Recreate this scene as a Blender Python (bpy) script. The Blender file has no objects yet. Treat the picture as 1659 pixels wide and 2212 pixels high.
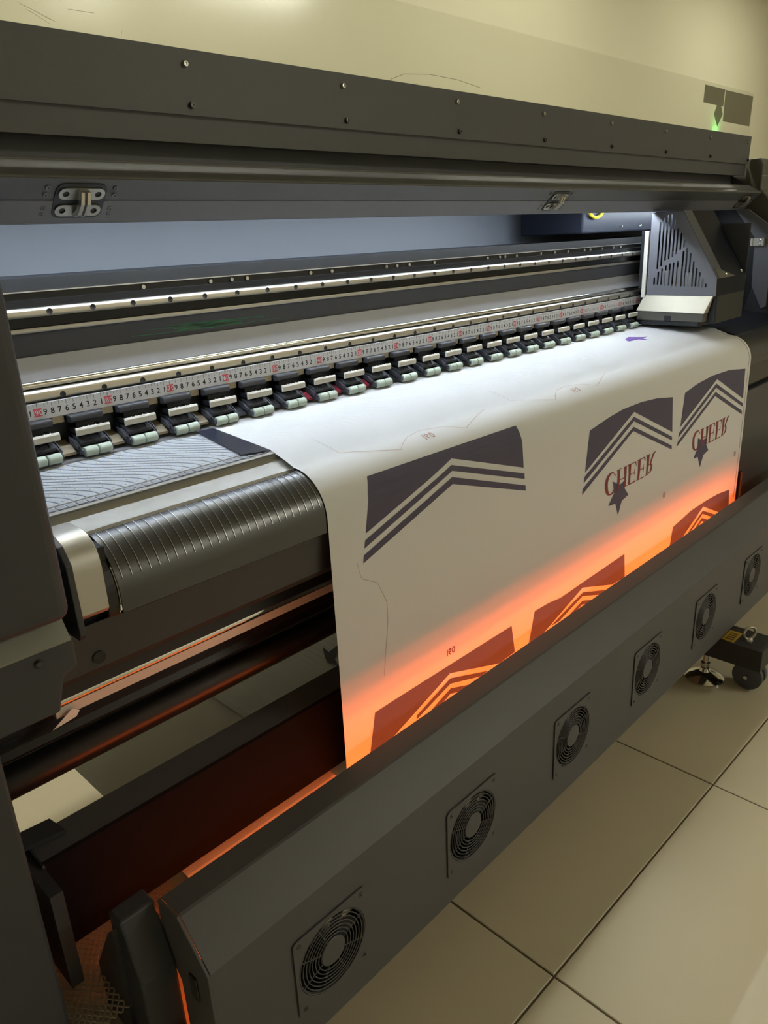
import bpy, bmesh, math, random
from mathutils import Vector, Matrix
from mathutils.geometry import tessellate_polygon
random.seed(7)
sc = bpy.context.scene
COL = sc.collection
ZO = 0.907          # height of the printer's ruler above the floor; machine coordinates are measured from the ruler

# ---------------------------------------------------------------- camera
cd = bpy.data.cameras.new('camera')
cam = bpy.data.objects.new('camera', cd); COL.objects.link(cam)
cd.sensor_fit = 'VERTICAL'; cd.sensor_height = 36.0; cd.lens = 26.618
cd.clip_start = 0.02; cd.clip_end = 60
cam.matrix_world = Matrix(((0.69193149, 0.27416273, -0.66788143, -0.49023166),
                           (-0.7206062, 0.20557249, -0.66216815, -1.04849944),
                           (-0.04424377, 0.9394545, 0.33980544, 0.20437015 + ZO),
                           (0, 0, 0, 1)))
sc.camera = cam
# ---------------------------------------------------------------- world, exposure
w = bpy.data.worlds.new('world'); sc.world = w; w.use_nodes = True
w.node_tree.nodes['Background'].inputs[0].default_value = (0.9, 0.85, 0.65, 1)
w.node_tree.nodes['Background'].inputs[1].default_value = 0.02
vs = sc.view_settings
vs.view_transform = 'Standard'; vs.look = 'None'; vs.gamma = 1.0; vs.use_curve_mapping = False
vs.exposure = 0.0
ROOM_POWER = 18.5       # emission of the ceiling panels
LED_POWER = 720.0        # emission of each LED chip in the printer
HEAT_POWER = 13.0      # emission of the dryer's quartz tubes
sc.cycles.use_denoising = True
sc.cycles.max_bounces = 8
sc.cycles.sample_clamp_indirect = 6.0

# ---------------------------------------------------------------- materials
def srgb(r, g, b):
    f = lambda c: (c/255/12.92) if c/255 <= 0.04045 else ((c/255+0.055)/1.055)**2.4
    return (f(r), f(g), f(b))
def mat(name, col, rough=0.5, metal=0.0, var=0.0, vscale=8.0, bump=0.0, bscale=400.0, spec=0.5, stretch=None, rvar=0.0):
    m = bpy.data.materials.new(name); m.use_nodes = True
    nt = m.node_tree; b = nt.nodes['Principled BSDF']
    b.inputs['Base Color'].default_value = (*col, 1); b.inputs['Roughness'].default_value = rough
    b.inputs['Metallic'].default_value = metal; b.inputs['Specular IOR Level'].default_value = spec
    geo = nt.nodes.new('ShaderNodeNewGeometry'); vec = geo.outputs['Position']
    if stretch:
        mp = nt.nodes.new('ShaderNodeMapping'); mp.inputs['Scale'].default_value = stretch
        nt.links.new(vec, mp.inputs['Vector']); vec = mp.outputs['Vector']
    if var or rvar:
        n = nt.nodes.new('ShaderNodeTexNoise'); n.inputs['Scale'].default_value = vscale; n.inputs['Detail'].default_value = 5
        nt.links.new(vec, n.inputs['Vector'])
        if var:
            r = nt.nodes.new('ShaderNodeMapRange'); r.inputs[3].default_value = 1-var; r.inputs[4].default_value = 1+var
            nt.links.new(n.outputs['Fac'], r.inputs[0])
            mx = nt.nodes.new('ShaderNodeMix'); mx.data_type = 'RGBA'; mx.blend_type = 'MULTIPLY'; mx.inputs[0].default_value = 1
            mx.inputs[6].default_value = (*col, 1); nt.links.new(r.outputs[0], mx.inputs[7])
            nt.links.new(mx.outputs[2], b.inputs['Base Color'])
        if rvar:
            r2 = nt.nodes.new('ShaderNodeMapRange'); r2.inputs[3].default_value = max(0.02, rough-rvar); r2.inputs[4].default_value = rough+rvar
            nt.links.new(n.outputs['Fac'], r2.inputs[0]); nt.links.new(r2.outputs[0], b.inputs['Roughness'])
    if bump:
        n2 = nt.nodes.new('ShaderNodeTexNoise'); n2.inputs['Scale'].default_value = bscale; n2.inputs['Detail'].default_value = 2
        nt.links.new(vec, n2.inputs['Vector'])
        bp = nt.nodes.new('ShaderNodeBump'); bp.inputs['Strength'].default_value = bump; bp.inputs['Distance'].default_value = 0.001
        nt.links.new(n2.outputs['Fac'], bp.inputs['Height']); nt.links.new(bp.outputs[0], b.inputs['Normal'])
    return m
def emis(name, col, strength):
    m = bpy.data.materials.new(name); m.use_nodes = True; nt = m.node_tree
    b = nt.nodes['Principled BSDF']; b.inputs['Base Color'].default_value = (0.8, 0.8, 0.8, 1)
    b.inputs['Emission Color'].default_value = (*col, 1); b.inputs['Emission Strength'].default_value = strength
    return m
M = {}
M['coat'] = mat('black_powder_coat', srgb(60, 61, 67), 0.42, var=0.06, bump=0.12, bscale=900, rvar=0.05)
M['coat_d'] = mat('dryer_powder_coat', srgb(86, 85, 88), 0.5, var=0.05, bump=0.12, bscale=900)
M['lip'] = mat('brushed_lip_lightened', srgb(136, 135, 126), 0.5, var=0.06, vscale=40, stretch=(0.5, 20, 20))  # brushed metal, lightened for the room light on up-facing edges
M['hood'] = mat('hood_powder_coat', srgb(86, 87, 90), 0.45, var=0.05, bump=0.15, bscale=700)
M['grey_coat'] = mat('led_lit_grey_coat', srgb(112, 113, 121), 0.5, var=0.03, bump=0.1, bscale=900)  # LED light on strip, frame and carriage side is put into this grey
M['wallgrey'] = mat('grey_back_panel', srgb(138, 142, 150), 0.5, var=0.03, vscale=3)
M['black'] = mat('black_plastic', srgb(30, 31, 34), 0.45, var=0.08)
M['satin'] = mat('satin_black_anodised', srgb(38, 38, 41), 0.3, 0.0, var=0.1, vscale=12, stretch=(0.3, 4, 4), rvar=0.03, spec=1.0)
M['ribm'] = mat('led_streak_metal', srgb(200, 200, 200), 0.3, 0.9)  # bright metal for ribs that imitate LED reflections
M['gloss'] = mat('gloss_black', srgb(26, 26, 28), 0.25, var=0.05, spec=0.3)
M['cowl'] = mat('black_cowl', srgb(28, 31, 40), 0.45, var=0.05, spec=0.12)
M['armgrey'] = mat('dark_grey_moulding', srgb(78, 80, 88), 0.5)
M['rubber'] = mat('black_rubber', srgb(24, 24, 25), 0.38)
M['steel'] = mat('rail_steel', srgb(196, 192, 182), 0.34, 1.0, var=0.02, vscale=20)
M['chrome'] = mat('chrome', srgb(215, 213, 208), 0.1, 1.0)
M['alu'] = mat('brushed_aluminium', srgb(186, 184, 178), 0.44, 1.0, var=0.06, vscale=30, stretch=(1, 30, 30))
M['alu_d'] = mat('matt_aluminium_profile', srgb(180, 182, 190), 0.45, 0.35, var=0.06, vscale=10)
M['stain'] = mat('stainless_skirt', srgb(196, 190, 172), 0.5, 0.6, var=0.03, stretch=(30, 1, 30))
M['darkband'] = mat('dark_blue_grey_band', srgb(64, 67, 78), 0.5, var=0.05)
M['hole'] = mat('hole_shade_black', srgb(18, 18, 19), 0.5)  # stands in for shade inside drawn holes; also small black parts
M['gutter'] = mat('dull_gutter_metal', srgb(186, 184, 178), 0.55, 0.4, var=0.06, vscale=30)
M['platen'] = mat('platen_aluminium', srgb(204, 209, 218), 0.42, 0.15, var=0.1, vscale=22, rvar=0.1)
M['groove'] = mat('platen_groove', srgb(172, 177, 188), 0.45, 0.1)
M['white'] = mat('white_plastic', srgb(226, 224, 214), 0.45)
M['tape'] = mat('tape_white', srgb(222, 223, 228), 0.45)
M['tapeblk'] = mat('tape_print_black', srgb(32, 32, 38), 0.6)
M['tapered'] = mat('tape_print_red', srgb(222, 92, 108), 0.6)
M['greenroll'] = mat('pale_green_rubber', srgb(196, 210, 196), 0.55, var=0.05, vscale=60)
M['beige'] = mat('beige_plate', srgb(176, 163, 138), 0.5)
M['redplate'] = mat('red_plate', srgb(150, 40, 62), 0.5)
M['film'] = mat('navy_black_film', srgb(48, 50, 66), 0.3)
M['ink'] = mat('navy_ink', srgb(86, 82, 106), 0.7, var=0.04, vscale=60)
M['inkred'] = mat('maroon_ink', srgb(140, 62, 66), 0.7)
M['inkline'] = mat('thin_red_line_ink', srgb(200, 168, 162), 0.8)
M['inkpurple'] = mat('purple_ink', srgb(120, 84, 170), 0.7)
M['greenmark'] = mat('green_strokes', srgb(46, 120, 84), 0.5)
M['yellow'] = mat('yellow_sleeve', srgb(170, 160, 24), 0.4)
M['label_y'] = mat('yellow_warning_label', srgb(186, 150, 40), 0.5, var=0.1, vscale=60)
M['label_k'] = mat('label_print', srgb(110, 80, 30), 0.6)
M['fade'] = mat('grey_film', srgb(156, 153, 136), 0.35)
M['deflect'] = mat('pale_deflector', srgb(226, 214, 202), 0.5)
M['foot'] = mat('stand_coat', srgb(44, 44, 44), 0.5)
M['brown'] = mat('brown_dark_panel', srgb(58, 54, 54), 0.45, var=0.05)
M['panel_blk'] = mat('matt_black_panel', srgb(24, 24, 26), 0.9, spec=0.02, var=0.05)
M['cabinet'] = mat('olive_grey_cabinet', srgb(92, 90, 82), 0.5, var=0.03)
M['refl'] = mat('heater_reflector', srgb(200, 196, 190), 0.3, 1.0)
M['mesh'] = mat('expanded_metal', srgb(190, 176, 158), 0.45, 0.2)
M['led'] = emis('led_chip', (0.80, 0.91, 1.0), LED_POWER)
M['heat'] = emis('quartz_heater_glow', (1.0, 0.155, 0.025), HEAT_POWER)
M['panel_light'] = emis('ceiling_panel_glow', (1.0, 0.975, 0.82), ROOM_POWER)
M['front_fill_light'] = emis('front_fill_panel_glow', (1.0, 0.975, 0.82), ROOM_POWER*3.6)  # stronger glow for the added front fill light
M['green_led'] = emis('green_status_led', (0.1, 1.0, 0.15), 900.0)
M['wall'] = mat('painted_wall', srgb(212, 207, 180), 0.75, var=0.03, vscale=1.5)
M['wall_w'] = mat('white_painted_wall', srgb(222, 220, 212), 0.75, var=0.02, vscale=1.5)
M['ceil'] = mat('painted_ceiling', srgb(225, 222, 205), 0.8, var=0.02, vscale=2)
M['tile'] = mat('glazed_floor_tile', srgb(198, 188, 164), 0.3, var=0.05, vscale=5, rvar=0.05)
M['grout'] = mat('dirty_grout', srgb(92, 80, 60), 0.9, var=0.2, vscale=30)

def paper_material():
    m = mat('coated_paper', srgb(228, 228, 230), 0.62, var=0.015, vscale=6)
    nt = m.node_tree; b = nt.nodes['Principled BSDF']
    geo = nt.nodes.new('ShaderNodeNewGeometry'); sp = nt.nodes.new('ShaderNodeSeparateXYZ')
    nt.links.new(geo.outputs['Position'], sp.inputs[0])
    def mth(op, a, bb=None, c=None):
        n = nt.nodes.new('ShaderNodeMath'); n.operation = op
        for i, v in enumerate((a, bb, c)):
            if v is None: continue
            if isinstance(v, (int, float)): n.inputs[i].default_value = v
            else: nt.links.new(v, n.inputs[i])
        return n.outputs[0]
    t = nt.nodes.new('ShaderNodeMapRange'); t.interpolation_type = 'SMOOTHSTEP'
    t.inputs[1].default_value = -0.05; t.inputs[2].default_value = -0.16; t.inputs[3].default_value = 0; t.inputs[4].default_value = 0.115
    nt.links.new(sp.outputs[1], t.inputs[0])
    ph = mth('MULTIPLY', mth('SUBTRACT', sp.outputs[0], t.outputs[0]), 2*math.pi/0.0165)
    k = nt.nodes.new('ShaderNodeMapRange'); k.inputs[1].default_value = -0.178; k.inputs[2].default_value = -0.165
    nt.links.new(sp.outputs[1], k.inputs[0])
    h = mth('MULTIPLY', mth('SINE', ph), k.outputs[0])
    bp = nt.nodes.new('ShaderNodeBump'); bp.inputs['Strength'].default_value = 0.5; bp.inputs['Distance'].default_value = 0.0008
    nt.links.new(h, bp.inputs['Height']); nt.links.new(bp.outputs[0], b.inputs['Normal'])
    return m
M['paper'] = paper_material()
M['paper2'] = mat('backing_paper', srgb(234, 232, 226), 0.7, var=0.03, vscale=5)

def acrylic_material():
    m = bpy.data.materials.new('clear_acrylic'); m.use_nodes = True; nt = m.node_tree
    out = nt.nodes['Material Output']; nt.nodes.remove(nt.nodes['Principled BSDF'])
    tr = nt.nodes.new('ShaderNodeBsdfTransparent'); tr.inputs[0].default_value = (0.97, 0.975, 0.95, 1)
    gl = nt.nodes.new('ShaderNodeBsdfGlossy'); gl.inputs['Roughness'].default_value = 0.13
    df = nt.nodes.new('ShaderNodeBsdfTranslucent'); df.inputs[0].default_value = (0.8, 0.8, 0.76, 1)
    d2 = nt.nodes.new('ShaderNodeBsdfDiffuse'); d2.inputs[0].default_value = (0.8, 0.8, 0.76, 1)
    fr = nt.nodes.new('ShaderNodeFresnel'); fr.inputs[0].default_value = 1.45
    m1 = nt.nodes.new('ShaderNodeMixShader'); m1.inputs[0].default_value = 0.07
    m0 = nt.nodes.new('ShaderNodeMixShader'); m0.inputs[0].default_value = 0.5
    m2 = nt.nodes.new('ShaderNodeMixShader')
    nt.links.new(df.outputs[0], m0.inputs[1]); nt.links.new(d2.outputs[0], m0.inputs[2])
    nt.links.new(tr.outputs[0], m1.inputs[1]); nt.links.new(m0.outputs[0], m1.inputs[2])
    geo = nt.nodes.new('ShaderNodeNewGeometry'); inv = nt.nodes.new('ShaderNodeMath'); inv.operation = 'SUBTRACT'; inv.inputs[0].default_value = 1.0
    mul = nt.nodes.new('ShaderNodeMath'); mul.operation = 'MULTIPLY'
    nt.links.new(geo.outputs['Backfacing'], inv.inputs[1]); nt.links.new(fr.outputs[0], mul.inputs[0]); nt.links.new(inv.outputs[0], mul.inputs[1])
    nt.links.new(mul.outputs[0], m2.inputs[0]); nt.links.new(m1.outputs[0], m2.inputs[1]); nt.links.new(gl.outputs[0], m2.inputs[2])
    nt.links.new(m2.outputs[0], out.inputs[0])
    return m
M['acrylic'] = acrylic_material()
def film_material():
    m = mat('thin_grey_film', srgb(150, 147, 128), 0.4); nt = m.node_tree; b = nt.nodes['Principled BSDF']
    tr = nt.nodes.new('ShaderNodeBsdfTransparent'); mx = nt.nodes.new('ShaderNodeMixShader'); mx.inputs[0].default_value = 0.5
    tr.inputs[0].default_value = (0.62, 0.61, 0.58, 1)
    nt.links.new(b.outputs[0], mx.inputs[1]); nt.links.new(tr.outputs[0], mx.inputs[2]); nt.links.new(mx.outputs[0], nt.nodes['Material Output'].inputs[0])
    return m
M['fade'] = film_material()

# ---------------------------------------------------------------- mesh helpers (machine coordinates; ZO is added when built)
class MB:
    def __init__(s): s.v = []; s.f = []
    def add(s, vs_, fs):
        n = len(s.v); s.v += [tuple(p) for p in vs_]; s.f += [tuple(i+n for i in f) for f in fs]; return s
    def box(s, x0, x1, y0, y1, z0, z1):
        return s.add([(x, y, z) for z in (z0, z1) for y in (y0, y1) for x in (x0, x1)],
                     [(0, 2, 3, 1), (4, 5, 7, 6), (0, 1, 5, 4), (2, 6, 7, 3), (0, 4, 6, 2), (1, 3, 7, 5)])
    def extr(s, pts, vec):                       # closed polygon swept along vec
        n = len(pts); q = [(p[0]+vec[0], p[1]+vec[1], p[2]+vec[2]) for p in pts]
        return s.add(list(pts)+q, [tuple(range(n-1, -1, -1)), tuple(range(n, 2*n))] + [(i, (i+1) % n, n+(i+1) % n, n+i) for i in range(n)])
    def prism(s, prof, x0, x1):                  # (y, z) profile swept along x
        return s.extr([(x0, y, z) for y, z in prof], (x1-x0, 0, 0))
    def sheet(s, prof, x0, x1, t, nx=1):         # bent plate of thickness t along an open (y, z) profile
        n = len(prof); nor = []
        for i in range(n):
            a = prof[max(i-1, 0)]; b = prof[min(i+1, n-1)]
            dy, dz = b[0]-a[0], b[1]-a[1]; L = math.hypot(dy, dz) or 1
            nor.append((-dz/L, dy/L))
        off = [(p[0]+m[0]*t, p[1]+m[1]*t) for p, m in zip(prof, nor)]
        xs = [x0+(x1-x0)*k/nx for k in range(nx+1)]
        vsx = [(x, y, z) for x in xs for (y, z) in prof+off]
        fs = []; N = 2*n
        for k in range(nx):
            A = k*N; B = A+N
            for i in range(n-1):
                fs.append((A+i, A+i+1, B+i+1, B+i)); fs.append((A+n+i, B+n+i, B+n+i+1, A+n+i+1))
            fs.append((A, B, B+n, A+n)); fs.append((A+n-1, A+2*n-1, B+2*n-1, B+n-1))
        for A, fl in ((0, 0), (nx*N, 1)):
            for i in range(n-1):
                q = (A+i, A+n+i, A+n+i+1, A+i+1); fs.append(q if not fl else q[::-1])
        return s.add(vsx, fs)
    def cyl(s, p0, p1, r, n=16, r1=None):
        p0 = Vector(p0); p1 = Vector(p1); r1 = r if r1 is None else r1
        d = (p1-p0).normalized(); u = d.orthogonal().normalized(); w_ = d.cross(u)
        vv = [p0+u*(r*math.cos(2*math.pi*i/n))+w_*(r*math.sin(2*math.pi*i/n)) for i in range(n)]
        vv += [p1+u*(r1*math.cos(2*math.pi*i/n))+w_*(r1*math.sin(2*math.pi*i/n)) for i in range(n)]
        return s.add(vv, [tuple(range(n-1, -1, -1)), tuple(range(n, 2*n))] + [(i, (i+1) % n, n+(i+1) % n, n+i) for i in range(n)])
    def torus(s, c, ax, R, r, n=40, m=6):
        c = Vector(c); ax = Vector(ax).normalized(); u = ax.orthogonal().normalized(); w_ = ax.cross(u)
        vv = []; fs = []
        for i in range(n):
            a = 2*math.pi*i/n; d = u*math.cos(a)+w_*math.sin(a)
            for j in range(m):
                b = 2*math.pi*j/m; vv.append(c+d*(R+r*math.cos(b))+ax*(r*math.sin(b)))
        for i in range(n):
            for j in range(m):
                fs.append((i*m+j, ((i+1) % n)*m+j, ((i+1) % n)*m+(j+1) % m, i*m+(j+1) % m))
        return s.add(vv, fs)
    def lathe(s, c, ax, prof, n=24):             # prof: (radius, height along ax)
        c = Vector(c); ax = Vector(ax).normalized(); u = ax.orthogonal().normalized(); w_ = ax.cross(u); k = len(prof); vv = []; fs = []
        for i in range(n):
            a = 2*math.pi*i/n; d = u*math.cos(a)+w_*math.sin(a)
            for r, h in prof: vv.append(c+d*r+ax*h)
        for i in range(n):
            for j in range(k-1): fs.append((i*k+j, ((i+1) % n)*k+j, ((i+1) % n)*k+j+1, i*k+j+1))
        return s.add(vv, fs)
    def path(s, pts, r, n=8):
        for a, b in zip(pts, pts[1:]): s.cyl(a, b, r, n)
        return s
WLOC = {}
def build(mb, name, m, parent=None, smooth=False, bevel=0.0, seg=2, at=None):
    me = bpy.data.meshes.new(name)
    o0 = WLOC[parent.name] if parent else Vector(at) if at else Vector((0, 0, 0))
    me.from_pydata([(x-o0[0], y-o0[1], z-o0[2]) for x, y, z in mb.v], [], mb.f)
    bm = bmesh.new(); bm.from_mesh(me); bmesh.ops.recalc_face_normals(bm, faces=bm.faces); bm.to_mesh(me); bm.free()
    me.materials.append(M[m] if isinstance(m, str) else m)
    if smooth:
        me.polygons.foreach_set('use_smooth', [True]*len(me.polygons)); me.set_sharp_from_angle(angle=math.radians(38))
    o = bpy.data.objects.new(name, me); COL.objects.link(o)
    if parent: o.parent = parent
    else: o.location = (o0[0], o0[1], o0[2]+ZO)
    if bevel:
        b = o.modifiers.new('bevel', 'BEVEL'); b.width = bevel; b.segments = seg; b.limit_method = 'ANGLE'; b.angle_limit = math.radians(30)
    WLOC[o.name] = Vector(o0)
    return o
def tag(o, label, cat, group=None, kind=None):
    if label: o['label'] = label
    if cat: o['category'] = cat
    if group: o['group'] = group
    if kind: o['kind'] = kind
    return o
def thing(name, loc, label, cat, group=None):
    o = bpy.data.objects.new(name, None); COL.objects.link(o); o.location = (loc[0], loc[1], loc[2]+ZO); o.empty_display_size = 0.05
    WLOC[o.name] = Vector(loc); return tag(o, label, cat, group)
def clone(o, parent, d):                         # copy a part and its sub-parts, shifted by d
    c = o.copy(); COL.objects.link(c); c.parent = parent
    c.location = Vector(o.location)+Vector(d)
    for ch in list(o.children):
        k = ch.copy(); COL.objects.link(k); k.parent = c
    WLOC[c.name] = WLOC[o.name]+Vector(d)
    return c
def B(): return MB()
def plate_holes(outer, holes, t, fn):            # flat plate with real holes: 2-D outlines -> mesh, fn maps (u, v, w) to machine coords
    cu = bpy.data.curves.new('tmp', 'CURVE'); cu.dimensions = '2D'; cu.fill_mode = 'BOTH'; cu.extrude = t/2
    for ring in [outer]+holes:
        sp = cu.splines.new('POLY'); sp.points.add(len(ring)-1); sp.use_cyclic_u = True
        for p, q in zip(sp.points, ring): p.co = (q[0], q[1], 0, 1)
    ob = bpy.data.objects.new('tmp', cu); COL.objects.link(ob)
    dg = bpy.context.evaluated_depsgraph_get(); me = bpy.data.meshes.new_from_object(ob.evaluated_get(dg))
    mb = MB(); mb.add([fn(*v.co) for v in me.vertices], [tuple(p.vertices) for p in me.polygons])
    bpy.data.objects.remove(ob); bpy.data.curves.remove(cu); bpy.data.meshes.remove(me)
    return mb
GL = {}
def glyph(ch):                                   # flat outline of one character, 1 unit high
    if ch not in GL:
        cu = bpy.data.curves.new('tmp', 'FONT'); cu.body = ch; cu.resolution_u = 3; cu.offset = 0.018
        ob = bpy.data.objects.new('tmp', cu); COL.objects.link(ob)
        dg = bpy.context.evaluated_depsgraph_get(); me = bpy.data.meshes.new_from_object(ob.evaluated_get(dg))
        vsx = [(v.co.x, v.co.y) for v in me.vertices]; fs = [tuple(p.vertices) for p in me.polygons]
        x0 = min(v[0] for v in vsx); x1 = max(v[0] for v in vsx); h = max(v[1] for v in vsx)
        GL[ch] = ([((x-x0)/h, y/h) for x, y in vsx], fs, (x1-x0)/h)
        bpy.data.objects.remove(ob); bpy.data.curves.remove(cu); bpy.data.meshes.remove(me)
    return GL[ch]
def rrect(x0, x1, y0, y1, r, n=5):
    P = []
    for cx, cy, a0 in ((x1-r, y1-r, 0), (x0+r, y1-r, 90), (x0+r, y0+r, 180), (x1-r, y0+r, 270)):
        for i in range(n+1):
            a = math.radians(a0+90*i/n); P.append((cx+r*math.cos(a), cy+r*math.sin(a)))
    return P
def circ(cx, cy, r, n=24): return [(cx+r*math.cos(2*math.pi*i/n), cy+r*math.sin(2*math.pi*i/n)) for i in range(n)]

# ================================================================ the room
FZ = -ZO; CZ = 1.95
RX0, RX1, RY0, RY1 = -3.2, 8.2, -6.0, 1.5
def struct(o, kind='structure', label=None, cat=None): return tag(o, label, cat, kind=kind)
floor = struct(build(B().box(RX0, RX1, RY0, RY1, FZ-0.05, FZ-0.002), 'floor', 'grout', at=(0, 0, FZ)), label='beige glazed tile floor with dark dirty joints', cat='floor')
T = 0.6; ang = math.radians(-1.05); tx0, ty0 = 0.2966, -0.599
tile_mb = B().extr([(-0.2984, -0.2984, -0.012), (0.2984, -0.2984, -0.012), (0.2984, 0.2984, -0.012), (-0.2984, 0.2984, -0.012)], (0, 0, 0.012))
tile0 = None
for i in range(-6, 14):
    for j in range(-9, 4):
        u, v = (i+0.5)*T, (j+0.5)*T
        x = tx0+u*math.cos(ang)-v*math.sin(ang); y = ty0+u*math.sin(ang)+v*math.cos(ang)
        if not (RX0+0.32 < x < RX1-0.32 and RY0+0.32 < y < RY1-0.32): continue
        if tile0 is None:
            me = bpy.data.meshes.new('tile'); me.from_pydata(tile_mb.v, [], tile_mb.f); me.materials.append(M['tile'])
            bm = bmesh.new(); bm.from_mesh(me); bmesh.ops.recalc_face_normals(bm, faces=bm.faces)
            bmesh.ops.bevel(bm, geom=[e for e in bm.edges if all(vv.co.z > -0.001 for vv in e.verts)], offset=0.0012, segments=1, affect='EDGES')
            bm.to_mesh(me); bm.free(); tile0 = me
        t = bpy.data.objects.new('tile', tile0); COL.objects.link(t); t.parent = floor
        t.location = (x, y, random.uniform(-0.0004, 0.0004)); t.rotation_euler = (0, 0, ang)
struct(build(B().box(RX0, RX1, RY0, RY1, CZ, CZ+0.05), 'ceiling', 'ceil', at=(0, 0, CZ)), label='pale painted ceiling above the printer', cat='ceiling')
struct(build(B().box(RX0, RX1, RY1, RY1+0.08, FZ, CZ), 'wall_back', 'wall', at=(1, RY1, FZ)), label='plain cream painted wall behind the printer', cat='wall')
struct(build(B().box(RX0, RX1, RY0-0.08, RY0, FZ, CZ), 'wall_front', 'wall_w', at=(1, RY0, FZ)), label='plain cream painted wall far behind the viewer', cat='wall')
struct(build(B().box(RX0-0.08, RX0, RY0, RY1, FZ, CZ), 'wall_left', 'wall_w', at=(RX0, 0, FZ)), label='plain cream painted wall left of the printer', cat='wall')
struct(build(B().box(RX1, RX1+0.08, RY0, RY1, FZ, CZ), 'wall_right', 'wall_w', at=(RX1, 0, FZ)), label='plain cream painted wall right of the printer', cat='wall')
def ceiling_light(x, y, sx, sy, label, glow='panel_light'):
    t = thing('ceiling_light', (x, y, CZ-0.04), label, 'light', 'ceiling lights')
    build(plate_holes([(-sx, -sy), (sx, -sy), (sx, sy), (-sx, sy)], [[(-sx+.02, -sy+.02), (sx-.02, -sy+.02), (sx-.02, sy-.02), (-sx+.02, sy-.02)]], 0.04,
                      lambda u, v, w_: (x+u, y+v, CZ-0.021+w_)), 'frame', 'white', t)
    build(B().box(x-sx+.02, x+sx-.02, y-sy+.02, y+sy-.02, CZ-0.03, CZ-0.012), 'diffuser', glow, t)
ceiling_light(-0.9, 0.55, 0.62, 0.16, 'long flush ceiling light added behind the printer nearest the left wall to even the light')  # added so the back wall is lit more evenly
ceiling_light(1.0, 0.55, 0.62, 0.16, 'long flush ceiling light behind the printer above its middle')
ceiling_light(3.1, 0.55, 0.62, 0.16, 'long flush ceiling light added behind the printer past its right end to even the light')  # added to spread light along the wall to the right
ceiling_light(5.6, 0.55, 0.62, 0.16, 'long flush ceiling light added behind the printer nearest the right wall to even the light')  # added to keep the far right of the wall bright
ceiling_light(3.4, -4.1, 0.62, 0.16, 'long flush fill light added in front of the printer behind the viewer', 'front_fill_light')  # added fill light that brightens the fronts facing the viewer
ceiling_light(2.68, -5.02, 0.3, 0.36, 'square flush ceiling light mirrored in the clear cover window')

# ================================================================ the printer
PR = thing('large_format_printer', (0.95, 0.0, FZ), 'black wide-format paper printer with its long front cover raised open', 'printer')
XL, XR = -0.42, 2.2
def part(mb, name, m, parent=None, **k): return build(mb, name, m, parent or PR, **k)
# --- crossbeam with the guide rails
beam = part(B().box(XL, XR+.03, 0.0, 0.12, -0.03, 0.175), 'crossbeam', 'coat')
part(B().box(XL, XR, -0.005, 0.0, 0.1600, 0.1765), 'beam_cap_strip', 'black', beam)
part(B().box(XL, XR, -0.0065, 0.0, 0.1585, 0.1600), 'bright_edge', 'alu', beam)
part(B().box(XL, XR, -0.003, 0.0, 0.1490, 0.1584), 'black_channel', 'black', beam)
part(B().box(XL, XR, -0.010, 0.0, 0.1400, 0.1488), 'rail_seat', 'gloss', beam)
part(B().box(XL, XR, -0.008, 0.0, 0.1150, 0.1275), 'rail_seat', 'gloss', beam)
part(B().box(XL, XR, -0.013, 0.0, 0.1080, 0.1145), 'bright_ledge', 'alu', beam, bevel=0.002)
part(B().box(XL, XR, -0.003, 0.0, 0.0775, 0.1078), 'dark_band', 'darkband', beam)
part(B().box(XL, XR, -0.006, 0.0, 0.0450, 0.0773), 'pale_band', 'alu_d', beam)
part(B().cyl((XL, -0.006, 0.0402), (XR, -0.006, 0.0402), 0.0052, 20), 'chrome_rod', 'chrome', beam, smooth=True)
# bolts seated along the black channel, in pairs
bm0 = None
k = 0; x = 0.03
for x in [0.09, 0.205, 0.245, 0.275, 0.41, 0.46, 0.60, 0.63, 0.665, 0.74, 0.92, 0.965, 0.985, 1.03, 1.13, 1.19, 1.25, 1.33, 1.36, 1.42, 1.48, 1.52]:
    b_ = B().lathe((x, -0.003, 0.1535), (0, -1, 0), [(0, 0.0025), (0.0014, 0.0025), (0.0014, 0.003), (0.003, 0.003), (0.0034, 0.0005), (0.0034, 0)], 12)
    if bm0 is None: bm0 = part(b_, 'cap_screw', 'steel', beam, smooth=True); bx0 = x
    else: clone(bm0, beam, (x-bx0, 0, 0))
def guide_rail(z0, z1, xh, zh, xr):
    r = part(B().prism([(0, z0), (-.0165, z0), (-.020, z0+.003), (-.020, z1-.003), (-.0165, z1), (0, z1)], XL, xr), 'guide_rail', 'steel', bevel=0.0012)
    first = None
    for k in range(-4, 36):
        x = xh+0.06*k
        if x > xr-0.01 or x < XL+.01: continue
        if first is None:
            first = part(B().lathe((x, -0.0199, zh), (0, -1, 0), [(0, .0003), (0.0034, .0003), (0.0038, 0.0006), (0.0042, 0.0002)], 16), 'rail_hole_disc', 'hole', r, smooth=True); fx = x  # dark disc stands in for the shade in a rail hole
        else: clone(first, r, (x-fx, 0, 0))
guide_rail(0.1276, 0.1398, -0.058, 0.1338, XR)
guide_rail(0.0196, 0.0347, -0.061, 0.0246, XR)
# thin green strokes on the dark band
strokes = B()
for k in range(11):
    xa = random.uniform(0.06, 0.2); L = random.uniform(0.06, 0.16); zz = 0.0905+random.uniform(-.006, .006); h = random.uniform(.0006, .0016)
    pts = [(xa+L*i/6, -0.0032, zz+random.uniform(-.0006, .0006)-0.012*L*i/6) for i in range(7)]
    strokes.extr(pts+[(p[0], p[1], p[2]-h) for p in pts[::-1]], (0, 0.0001, 0))
part(strokes, 'green_strokes', 'greenmark', beam)
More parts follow.
